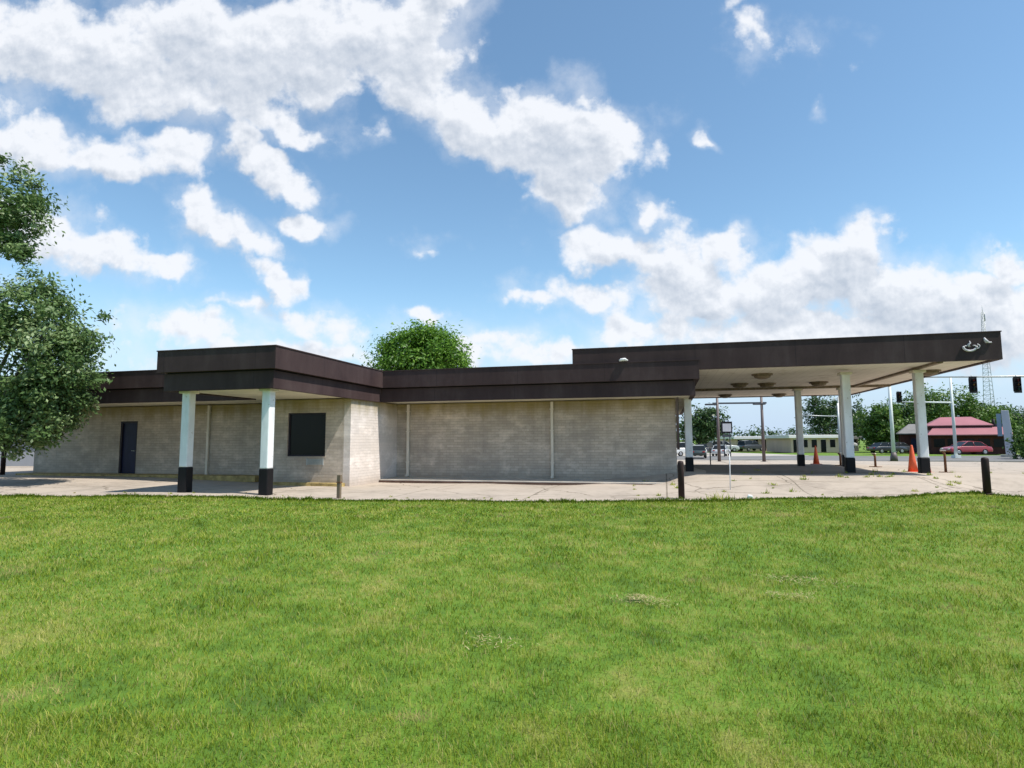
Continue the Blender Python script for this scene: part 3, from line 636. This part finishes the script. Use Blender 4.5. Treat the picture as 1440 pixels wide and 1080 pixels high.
# radio tower, a triangular lattice
x, y = 148.8, 327.3; o = empty('radio_tower', (x, y, -.5), 0, 'tall thin lattice radio tower rising behind the canopy corner', 'tower')
tw = MB(); n = 15; hs = 62
def wq(z): return 2.6*(1-z/hs)**1.0+.55
for k in range(3):
    a = k*2*math.pi/3+.3
    tw.tube([(wq(z)*math.cos(a), wq(z)*math.sin(a), z) for z in (0, hs*.5, hs)], [.13, .11, .1], 6)
for i in range(n*2):
    z0_, z1_ = i*hs/(n*2), (i+1)*hs/(n*2)
    for k in range(3):
        a, b = k*2*math.pi/3+.3, (k+1)*2*math.pi/3+.3
        tw.tube([(wq(z0_)*math.cos(a), wq(z0_)*math.sin(a), z0_), (wq(z1_)*math.cos(b), wq(z1_)*math.sin(b), z1_)], .06, 5)
        tw.tube([(wq(z1_)*math.cos(a), wq(z1_)*math.sin(a), z1_), (wq(z1_)*math.cos(b), wq(z1_)*math.sin(b), z1_)], .05, 5)
tw.build('lattice', M['galv'], o)
an = MB(); an.tube([(0, 0, hs), (0, 0, hs+3.5)], .08, 6); an.tube([(.8, 0, hs-4), (.8, 0, hs)], .16, 6); an.build('antenna', M['galv'], o)

# pink roofed restaurant
x, y = cam_xy(60.2, 79); o = empty('restaurant', (x, y, -.5), TH-.5, 'low restaurant with a two-tier pink metal roof and dark brick walls across the road', 'restaurant')
MB().box(-3.9, 4.4, 0, 7, 0, 2.6).build('wall', M['redbrick'], o)
def hip(name, x0, x1, y0, y1, z0, z1, ix, iy, mat, par, th_=.12):
    m = MB(); lo = [(x0, y0), (x1, y0), (x1, y1), (x0, y1)]; hi_ = [(x0+ix, y0+iy), (x1-ix, y0+iy), (x1-ix, y1-iy), (x0+ix, y1-iy)]
    vs = [[m.bm.verts.new((*p_, z)) for p_ in q] for q, z in ((lo, z0), (lo, z0+th_), (hi_, z1))]
    m.bm.faces.new(vs[0]); m.bm.faces.new(vs[2])
    for a, b in ((0, 1), (1, 2)):
        for k in range(4): m.bm.faces.new((vs[a][k], vs[a][(k+1) % 4], vs[b][(k+1) % 4], vs[b][k]))
    return m.build(name, mat, par)
hip('lower_roof', -4.4, 4.9, -.9, 7.8, 2.45, 3.55, .9, 1.6, M['pinkroof'], o)
hip('upper_roof', -4.2, 3.0, .5, 7.2, 3.72, 5.0, 1.9, 2.6, M['pinkroof'], o)
MB().box(-3.9, 2.7, .8, 6.9, 3.3, 3.74).build('clerestory', M['redbrick'], o)
for k, wx in enumerate((-3.0, -1.5, .2, 1.8, 3.4)):
    w_ = MB(); w_.box(wx-.6, wx+.6, -.03, -.002, .9, 2.0).build('window', M['glass'], o)
MB().tube([(3.15, 1.2, 3.1), (3.15, 1.2, 4.6)], .16, 8).build('chimney', M['black'], o)
MB().box(3.2, 4.8, 1.5, 4, 2.9, 4.0).build('roof_unit', M['darksteel'], o)
x, y = cam_xy(58.2, 86); o = empty('outbuilding', (x, y, -.5), TH-.5, 'low building with a grey shingle roof left of the pink roofed restaurant', 'building')
MB().box(-1.8, 2.2, 0, 4, 0, 2.7).build('wall', M['redbrick'], o); hip('roof', -2.2, 2.6, -.6, 4.6, 2.7, 4.2, 1.6, 2.5, M['greyroof'], o)
MB().box(-.6, .2, -.02, -.002, .05, 2.1).build('door', M['door'], o)
# obelisk sign
x, y = cam_xy(52.9, 63.5); o = empty('pylon_sign', (x, y, gz(x, y)), TH-.65, 'tall pale lilac tapered pylon sign right of the restaurant', 'sign')
MB().prism([(-.36, .0), (-.50, 4.95), (.12, 4.95), (.46, 0)], 'y', -.15, .15).build('pylon', M['lilac'], o, .03)
MB().box(-.92, -.53, -.08, .08, 2.2, 4.6).build('side_panel', M['bluepanel'], o)
MB().box(-.8, .8, -.4, .4, -.2, .25).build('plinth', M['slab'], o)

# low white buildings
def lowb(a0, a1, D, h_, roofmat, wallmat, lb, nwin, dep=9, over=.6):
    x, y = cam_xy((a0+a1)/2, D); o = empty('low_building', (x, y, -.5), TH, lb, 'building'); w_ = (a1-a0)/2
    MB().box(-w_, w_, 0, dep, 0, h_).build('wall', wallmat, o)
    MB().box(-w_-over, w_+over, -over, dep+over, h_+.002, h_+.5, .05).build('roof', roofmat, o)
    for k in range(nwin):
        q = -w_+(k+.5)*2*w_/nwin; dw = min(.5*w_/nwin*1.1, 1.2)
        f = MB().box(q-dw, q+dw, -.04, -.002, .8 if k % 3 else .05, 2.0).build('window' if k % 3 else 'door', M['glass'], o)
        MB().box(q-dw-.08, q+dw+.08, -.06, -.003, 2.0, 2.1).build('lintel', M['whiteroof'], f)
    return o
lowb(43.0, 51.5, 92, 2.2, M['whiteroof'], M['tan'], 'long low white roofed building beyond the lot behind the far columns', 6)
lowb(39.0, 44.5, 104, 2.1, M['whiteroof'], M['tan'], 'pale flat roofed building left of the long white roofed one', 4)
lowb(54.5, 58, 100, 2.0, M['greyroof'], M['tan'], 'small grey roofed building right of the long white roofed one', 3)
x, y = cam_xy(-31.5, 36); o = empty('neighbour_building', (x, y, 0), TH, 'grey plain walled building at the far left edge behind the near tree', 'building')
MB().box(-9, 4.5, 0, 8, -.2, 2.15).build('wall', M['greywall'], o); MB().box(-9.3, 4.8, -.3, 8.3, 2.152, 2.5, .03).build('roof', M['greyroof'], o)
MB().box(-1.6, -.5, -.03, -.002, .1, 1.9).build('door', M['dframe'], o)

# ------------------------------------------------------------------ cars
def car(px_a, D, rz, col_, lb, s=1.0, kind_='sedan', dz_=0):
    x, y = cam_xy(px_a, D); o = empty('parked_car', (x, y, max(gz(x, y), -.5)+dz_), rz, lb, 'car', 'cars beyond the lot')
    Lh = 2.25*s; Wd = .88*s
    if kind_ == 'sedan':
        low = [(-2.25, .32), (-2.27, .62), (-2.12, .84), (-1.5, .93), (.95, .93), (1.75, .83), (2.18, .68), (2.27, .45), (2.2, .28)]
        cab = [(-1.72, .90), (-1.15, 1.36), (-.3, 1.43), (.28, 1.38), (1.12, .90)]
    else:
        low = [(-2.2, .38), (-2.25, .7), (-2.2, 1.0), (-1.5, 1.06), (.95, 1.06), (1.85, .98), (2.2, .8), (2.25, .5), (2.2, .35)]
        cab = [(-2.12, 1.02), (-1.9, 1.66), (-.9, 1.73), (.2, 1.68), (1.05, 1.02)]
    b = MB()
    secs = [(-1, .90, .96), (-.93, 1, 1), (0, 1, 1.0), (.93, 1, 1), (1, .90, .96)]
    rings = []
    for (q, kz, kx) in secs:
        rings.append([b.bm.verts.new((px_*s*kx, q*Wd, (.3+(pz-.3)*(kz))*s)) for px_, pz in low])
    for r1, r2 in zip(rings, rings[1:]):
        n_ = len(low)
        for k in range(n_): b.bm.faces.new((r1[k], r1[(k+1) % n_], r2[(k+1) % n_], r2[k]))
    b.bm.faces.new(rings[0]); b.bm.faces.new(rings[-1])
    body = b.build('body', col_, o, .04*s, True)
    g_ = MB(); zc0 = cab[0][1]; zt = max(p_[1] for p_ in cab)
    rg = []
    for sd in (-1, 1):
        rg.append([g_.bm.verts.new((px_*s, sd*Wd*(.93-.2*(pz-zc0)/(zt-zc0)), pz*s)) for px_, pz in cab])
    n_ = len(cab); g_.bm.faces.new(rg[0]); g_.bm.faces.new(rg[1])
    for k in range(n_): g_.bm.faces.new((rg[0][k], rg[0][(k+1) % n_], rg[1][(k+1) % n_], rg[1][k]))
    g_.build('cabin_glass', M['carglass'], o, .03)
    rf_ = MB(); top = cab[1:-1]
    vs = [[rf_.bm.verts.new((px_*s*1.0, sd*Wd*.74, (pz+dz2)*s)) for px_, pz in top] for sd in (-1, 1) for dz2 in (-.03, .035)]
    lo1, hi1, lo2, hi2 = vs; m_ = len(top)
    for k in range(m_-1):
        for A_, B_ in ((lo1, hi1), (hi1, hi2), (hi2, lo2), (lo2, lo1)): rf_.bm.faces.new((A_[k], A_[k+1], B_[k+1], B_[k]))
    rf_.bm.faces.new((lo1[0], hi1[0], hi2[0], lo2[0])); rf_.bm.faces.new((lo1[-1], hi1[-1], hi2[-1], lo2[-1]))
    for sd in (-1, 1):
        for (xa, za), (xb, zb) in ((cab[0], cab[1]), (cab[-1], cab[-2]), ((-.35, zc0), (-.3, zt-.02))):
            rf_.tube([(xa*s, sd*Wd*.94, za*s), (xb*s, sd*Wd*.75, zb*s)], .035*s, 6)
    rf_.build('roof', col_, o)
    for wx in (-1.38, 1.4):
        for sd in (-1, 1):
            t_ = MB().tube([(wx*s, sd*Wd*.80, .32*s), (wx*s, sd*Wd*1.01, .32*s)], [.32*s, .31*s], 20).build('wheel', M['rubber'], o)
            MB().tube([(wx*s, sd*Wd*1.0, .32*s), (wx*s, sd*Wd*1.03, .32*s)], [.19*s, .17*s], 14).build('rim', M['rim'], t_)
    for sd in (-1, 1):
        MB().box(2.12*s, 2.24*s, sd*Wd*.6-.15*s, sd*Wd*.6+.15*s, .58*s, .70*s, .02).build('headlight', M['lampclear'], o)
        MB().box(-2.27*s, -2.15*s, sd*Wd*.65-.13*s, sd*Wd*.65+.13*s, .66*s, .8*s, .02).build('tail_light', M['lampred'], o)
    return o
car(52.6, 69.3, TH+math.pi, CP['red'], 'red sedan parked in front of the pink roofed restaurant', 1.08, 'sedan', .05)
car(54.0, 98, TH, CP['white'], 'white suv seen behind the near white column', 1.0, 'suv', .4)
car(48.6, 77.5, TH+.1, CP['black'], 'black sedan left of the pale street light pole', 1.0, 'sedan')
car(53.6, 83, TH+.3, CP['charcoal'], 'charcoal sedan behind the black one near the restaurant', 1.0, 'sedan')
car(25.5, 73, TH+1.1, CP['silver'], 'silver car facing the camera below the square black framed sign', .95, 'sedan')
car(26.0, 80, TH+.2, CP['black'], 'dark car behind the round headed post', .95, 'sedan', .1)
car(39.2, 98, TH+.4, CP['charcoal'], 'dark suv parked in front of the pale flat roofed building', 1.0, 'suv', .1)
car(22.0, 75, TH+.2, CP['white'], 'white van-like car at the left of the gap beyond the canopy', 1.0, 'suv')
car(16.9, 54.5, TH+1.3, CP['green'], 'dark green car just right of the corner canopy column', .8, 'sedan')
car(33.6, 95, TH, CP['silver'], 'pale suv far off beyond the light frame', 1.0, 'suv', .1)

# ------------------------------------------------------------------ trees
rng = np.random.default_rng(7)
def leaves(centres, radii, n_cl, n_lf, size, spread, rng, hang=0, jit=.14):
    """centres / radii: lobes. clumps sit in the outer shell of each lobe; leaves crowd round clump centres"""
    C_ = np.array(centres, float); Rr = np.array(radii, float)
    vol = (Rr.prod(1))**(2/3); k = rng.choice(len(C_), n_cl, p=vol**.6/(vol**.6).sum())
    v = rng.normal(size=(n_cl, 3)); v /= np.linalg.norm(v, axis=1)[:, None]; rr_ = rng.uniform(.45, 1.0, n_cl)**.6
    rr_ *= 1+jit*rng.normal(size=n_cl)
    cl = C_[k]+v*Rr[k]*rr_[:, None]
    q = rng.integers(0, n_cl, n_cl*n_lf); off = rng.normal(size=(len(q), 3))*spread*rng.uniform(.6, 1.5, n_cl)[q][:, None]
    off[:, 2] *= .75
    p_ = cl[q]+off; p_[:, 2] -= hang*np.abs(rng.normal(size=len(q)))*spread
    n_ = rng.normal(size=p_.shape); n_[:, 2] += .9; out = p_-C_[k[q]]; n_ += .8*out/np.linalg.norm(out, axis=1)[:, None]
    n_ /= np.linalg.norm(n_, axis=1)[:, None]
    a = np.cross(n_, rng.normal(size=p_.shape)); a /= np.linalg.norm(a, axis=1)[:, None]; b = np.cross(n_, a)
    sz = size*rng.uniform(.6, 1.35, len(p_))[:, None]
    bend = n_*sz*.18
    V = np.stack([p_-a*sz, p_-b*sz*.45+bend, p_+a*sz, p_+b*sz*.45+bend], 1).reshape(-1, 3)
    F = np.arange(len(V)); cl_t = rng.uniform(0, 1, n_cl)[q]; tint = np.clip(cl_t*.75+rng.uniform(0, .35, len(p_)), 0, 1)
    return V, F, np.full(len(p_), 4), np.repeat(tint, 4), cl
def tree(name, loc, lobes, n_cl, n_lf, size, spread, mat, lb, cat='tree', trunk_r=.25, group=None, seed=1, hang=0, base=None, nlimb=14):
    r_ = np.random.default_rng(seed); o = empty(name, loc, 0, lb, cat, group)
    V, F, Lp, T, cl = leaves([l[:3] for l in lobes], [l[3:] for l in lobes], n_cl, n_lf, size, spread, r_, hang, .22 if hang else .16)
    np_mesh('crown', V, F, Lp, mat, T, o)
    tb = MB(); zc = min(l[2]-l[5]*.3 for l in lobes); top = Vector((lobes[0][0], lobes[0][1], lobes[0][2]))
    mid = Vector((top.x*.3, top.y*.3, max(zc*.6, .6)))
    tb.tube([(0, 0, -.4), (0, 0, .3), mid, top], [trunk_r*1.35, trunk_r, trunk_r*.75, trunk_r*.3], 10)
    for k in range(nlimb):
        c = Vector(cl[r_.integers(0, len(cl))]); t_ = r_.uniform(.0, .7); s0 = mid.lerp(top, t_)
        m_ = s0.lerp(c, .5)+Vector((0, 0, .06*(c-s0).length))
        tb.tube([s0, m_, c], [trunk_r*.35, trunk_r*.2, trunk_r*.05], 6)
    tb.build('trunk', M['bark'], o); return o
# near tree at the left edge (positions relative to its foot)
NT = (-23.1, 15.3)
tree('broadleaf_tree', (*NT, .03), [(.4, 0, 4.3, 2.4, 2.2, 2.7), (2.5, .3, 5.3, 1.5, 1.5, 1.25), (3.1, .5, 4.4, 1.2, 1.2, 1.0), (2.4, .4, 3.1, 1.15, 1.1, 1.1), (1.5, -.1, 5.9, 1.6, 1.5, 1.1), (1.2, .2, 2.5, 1.1, 1.1, .8), (2.7, .4, 2.95, 1.0, 1.0, 1.0), (1.9, .3, 2.5, 1.2, 1.1, .9), (3.3, .4, 2.9, .5, .5, .8), (2.4, .4, 2.0, .7, .6, .5), (3.7, .4, 5.0, .7, .5, .35), (3.6, .4, 3.9, .7, .5, .4), (1.2, .1, 8.4, .5, .5, .4), (1.7, .2, 1.75, .8, .7, .5), (3.0, .3, 6.1, .6, .5, .4), (1.9, .2, 7.1, .5, .5, .4), (1.9, .1, 9.9, .4, .4, .3), (-.2, -.2, 9.9, 1.5, 1.5, 1.3), (.95, 0, 10.2, 1.05, 1.0, 1.0), (.6, 0, 9.1, 1.0, 1.0, .8)],
     440, 100, .080, .20, M['leafnear'], 'large grey-green tree at the left edge in front of the brick building', trunk_r=.22, seed=3, hang=.4, nlimb=10)
tree('broadleaf_tree', (-19.3, 44.6, 0), [(0, 0, 7.6, 3.6, 3.4, 3.0), (-1.8, 0, 7.9, 2.1, 2, 1.9), (1.9, 0, 7.9, 2.2, 2, 2.2), (0, 0, 9.0, 2.0, 2, 1.6), (1.2, .2, 9.4, 1.5, 1.4, 1.2), (-1.3, .2, 9.2, 1.5, 1.4, 1.1)],
     520, 46, .15, .38, M['leafbright'], 'bright green round crowned tree showing above the flat roof', trunk_r=.3, seed=5)
def ft(px_a, D, w_, h_, zb, mat, lb, seed, dens=1.0, sz=.26, name='background_tree', cat='tree', n=5):
    x, y = cam_xy(px_a, D); r_ = np.random.default_rng(seed+90); L_ = []
    for k in range(n):
        L_.append((r_.uniform(-.35, .35)*w_, r_.uniform(-.2, .2)*w_, zb+(h_-zb)*r_.uniform(.3, .72), w_*r_.uniform(.22, .34), w_*.28, (h_-zb)*r_.uniform(.26, .34)))
    L_.append((0, 0, zb+(h_-zb)*.45, w_*.42, w_*.35, (h_-zb)*.42))
    return tree(name, (x, y, -.5), L_, int(190*dens*n/5), 28, sz, w_*.05, mat, lb, cat, trunk_r=.25, group='trees across the road' if cat == 'tree' else None, seed=seed, nlimb=10)
ft(28.0, 92, 8, 7.6, 1.0, M['leafdark'], 'dark green tree seen through the gap right of the corner column', 11)
ft(58.6, 108, 10, 10.4, 1.0, M['leafdark'], 'tall dark tree behind the near white column', 12, 1.3)
ft(59.0, 93, 8, 7.8, .6, M['leafmid'], 'green bushy tree between the near column and the pale pole', 13, 1.2)
ft(63.6, 97, 5.5, 8.4, .6, M['leafdark'], 'narrow dark tree left of the pink roofed restaurant', 14, .9)
ft(73.5, 106, 11, 11.8, 2, M['leafmid'], 'large green tree above the left end of the pink roof', 15, 1.4)
ft(80.5, 108, 10, 11.0, 2, M['leafmid'], 'wide green tree above the middle of the pink roof', 16, 1.3)
ft(86.0, 108, 8, 9.4, 2, M['leafmid'], 'green tree above the right end of the pink roof', 17, 1.0)
ft(119, 140, 16, 10.2, 1, M['leafdark'], 'dark tree at the right edge far behind the pylon sign', 18, 1.3)
ft(104, 128, 10, 8.6, 1, M['leafdark'], 'dark tree just left of the pylon sign far off', 21, 1.1)
ft(50.1, 58.0, 3.4, 3.6, -.4, M['leafmid'], 'round clipped green bush at the right edge beside the pylon sign', 19, .8, .13, 'round_bush', 'bush')
# distant wooded horizon
V_, F_, L_, T_ = [], [], [], []; base = 0
cen, rd = [], []
rr2 = np.random.default_rng(33)
for k in range(230):
    a = rr2.uniform(-330, 330); D = rr2.uniform(215, 260); x, y = cam_xy(a, D); hh = rr2.uniform(3.0, 4.6)
    cen.append((x, y, hh*.7)); rd.append((rr2.uniform(3, 8), rr2.uniform(3, 6), hh))
V, F, Lp, T, _ = leaves(cen, rd, 7000, 9, .55, .9, rr2)
tag(np_mesh('distant_woods', V, F, Lp, M['leafdark'], T), 'low dark wooded line along the horizon behind the buildings', 'woods', kind='stuff')

# ------------------------------------------------------------------ lawn blades
def blades():
    r_ = np.random.default_rng(21); out = []
    bands = [(0, 3.6, 7500, .0040, .9), (3.6, 5.5, 5200, .0050, .9), (5.5, 8, 2800, .0070, .95), (8, 12, 1300, .011, 1.0), (12, 30, 560, .018, .95)]
    P_, W_, Hh = [], [], []
    for d0, d1, den, wd, hk in bands:
        x1 = d1*1.1+5; n = int(den*(2*x1)*(d1-d0+2))
        a = r_.uniform(-x1, x1, n); D = r_.uniform(max(d0-2, .8), d1+4 if d1 < 30 else d1, n)
        dist = np.hypot(a, D)*.5+D*.5; m = (D >= d0) & (D < d1) & (np.abs(a) < D*1.02+5)
        a, D = a[m], D[m]; X = c_*a-s__*D; Y = s__*a+c_*D
        m = (Y < yb(X)-.01) & (X > -35.5) & (X < 39.5); X, Y = X[m], Y[m]
        P_.append(np.stack([X, Y], -1)); W_.append(np.full(len(X), wd)); Hh.append(np.full(len(X), hk))
    # shaggy tufts along the kerb
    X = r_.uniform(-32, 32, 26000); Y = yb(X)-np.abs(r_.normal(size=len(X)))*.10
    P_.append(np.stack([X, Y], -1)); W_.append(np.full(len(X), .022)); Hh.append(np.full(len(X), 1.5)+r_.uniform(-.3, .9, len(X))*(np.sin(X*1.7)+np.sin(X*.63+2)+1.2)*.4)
    P_ = np.vstack(P_); W_ = np.concatenate(W_); Hh = np.concatenate(Hh); n = len(P_)
    X, Y = P_.T
    lump = .5+.5*np.sin(X*2.1+np.sin(Y*1.3)*2)*np.sin(Y*1.7+1+np.sin(X*.9)*1.5)
    clump = .5+.5*np.sin(X*7.3+np.sin(Y*5.1)*1.7)*np.sin(Y*8.1+np.sin(X*6.3)*1.9)
    h_ = (.018+.046*lump*clump+.028*r_.random(n)**2)*Hh
    Z = lawn_z(X, Y)
    an = r_.uniform(0, 2*math.pi, n); ta = r_.uniform(0, 2*math.pi, n); ln = r_.uniform(.2, 1.1, n)*h_
    base = np.stack([X, Y, Z], -1); side = np.stack([np.cos(an), np.sin(an), np.zeros(n)], -1)*(W_*r_.uniform(.6, 1.2, n))[:, None]*.5
    lean = np.stack([np.cos(ta), np.sin(ta), np.zeros(n)], -1)*ln[:, None]; up = np.array([0, 0, 1])*h_[:, None]
    V = np.stack([base-side, base+side, base+lean*.35+up*.6+side*.8, base+lean*.35+up*.6-side*.8, base+lean+up], 1).reshape(-1, 3)
    i = np.arange(n)*5; F = np.stack([i, i+1, i+2, i+3, i+3, i+2, i+4], -1).ravel(); Lp = np.tile([4, 3], n)
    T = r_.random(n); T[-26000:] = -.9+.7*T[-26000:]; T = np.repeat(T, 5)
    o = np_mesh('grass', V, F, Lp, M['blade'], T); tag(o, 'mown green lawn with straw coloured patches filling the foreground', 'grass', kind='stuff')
    return n
print('blades', blades())
# weeds in the paving cracks
def weeds():
    r_ = np.random.default_rng(5); sp = []
    for k in range(70):
        x = r_.uniform(-1, 17); y = yb(x)+abs(r_.normal())*3.0+.3; sp.append((x, y, r_.uniform(.05, .2)))
    for k in range(25): x = r_.uniform(-24, -2); sp.append((x, yb(x)+r_.uniform(.1, 1.0), r_.uniform(.03, .08)))
    sp += [(1.1, 15.95, .3), (1.25, 15.9, .34), (1.5, 15.95, .2)]
    Vs, Ts = [], []
    for x, y, s in sp:
        n = 26; t_ = r_.uniform(0, 2*math.pi, n); l_ = r_.uniform(.3, 1, n)*s; z = gz(x, y)
        b = np.stack([x+r_.normal(size=n)*s*.3, y+r_.normal(size=n)*s*.3, np.full(n, z)], -1)
        dr_ = np.stack([np.cos(t_), np.sin(t_), r_.uniform(.5, 2, n)], -1)*l_[:, None]*.5; sd_ = np.stack([-np.sin(t_), np.cos(t_), np.zeros(n)], -1)*.012
        Vs.append(np.stack([b-sd_, b+sd_, b+dr_], 1).reshape(-1, 3)); Ts.append(np.repeat(r_.random(n), 3))
    V = np.vstack(Vs); o = np_mesh('weeds', V, np.arange(len(V)), np.full(len(V)//3, 3), M['blade'], np.concatenate(Ts))
    tag(o, 'small green weeds growing in the cracks of the concrete', 'weeds', kind='stuff')
weeds()

# small mats of dry clippings left on the lawn
def clippings():
    r_ = np.random.default_rng(9); Vs, Ts = [], []
    for x, y, w, n in CLIP:
        a = r_.normal(size=(n, 2))*np.array([w, w*.55]); X = x+a[:, 0]; Y = y+a[:, 1]; Z = lawn_z(X, Y)+.035+.03*r_.random(n)*np.exp(-(a**2).sum(1)/w**2)
        t_ = r_.uniform(0, 6.28, n); l_ = r_.uniform(.03, .07, n); b = np.stack([X, Y, Z], -1)
        dr_ = np.stack([np.cos(t_), np.sin(t_), r_.uniform(-.1, .35, n)], -1)*l_[:, None]; sd_ = np.stack([-np.sin(t_), np.cos(t_), np.zeros(n)], -1)*.004
        Vs.append(np.stack([b-sd_, b+sd_, b+dr_], 1).reshape(-1, 3)); Ts.append(np.repeat(r_.random(n), 3))
    V = np.vstack(Vs); o = np_mesh('grass_clippings', V, np.arange(len(V)), np.full(len(V)//3, 3), leafmat('dry_straw', (.24, .22, .08), (.42, .36, .15), (.56, .48, .26), .2), np.concatenate(Ts))
    tag(o, 'small mats of straw coloured dry clippings lying on the lawn', 'clippings', kind='stuff')
CLIP = [(-.22, 6.04, .14, 170), (-.3, 6.16, .08, 80), (1.26, 7.34, .16, 120), (1.49, 7.26, .2, 150), (1.16, 6.58, .16, 130), (-1.35, 4.57, .14, 70)]
clippings()
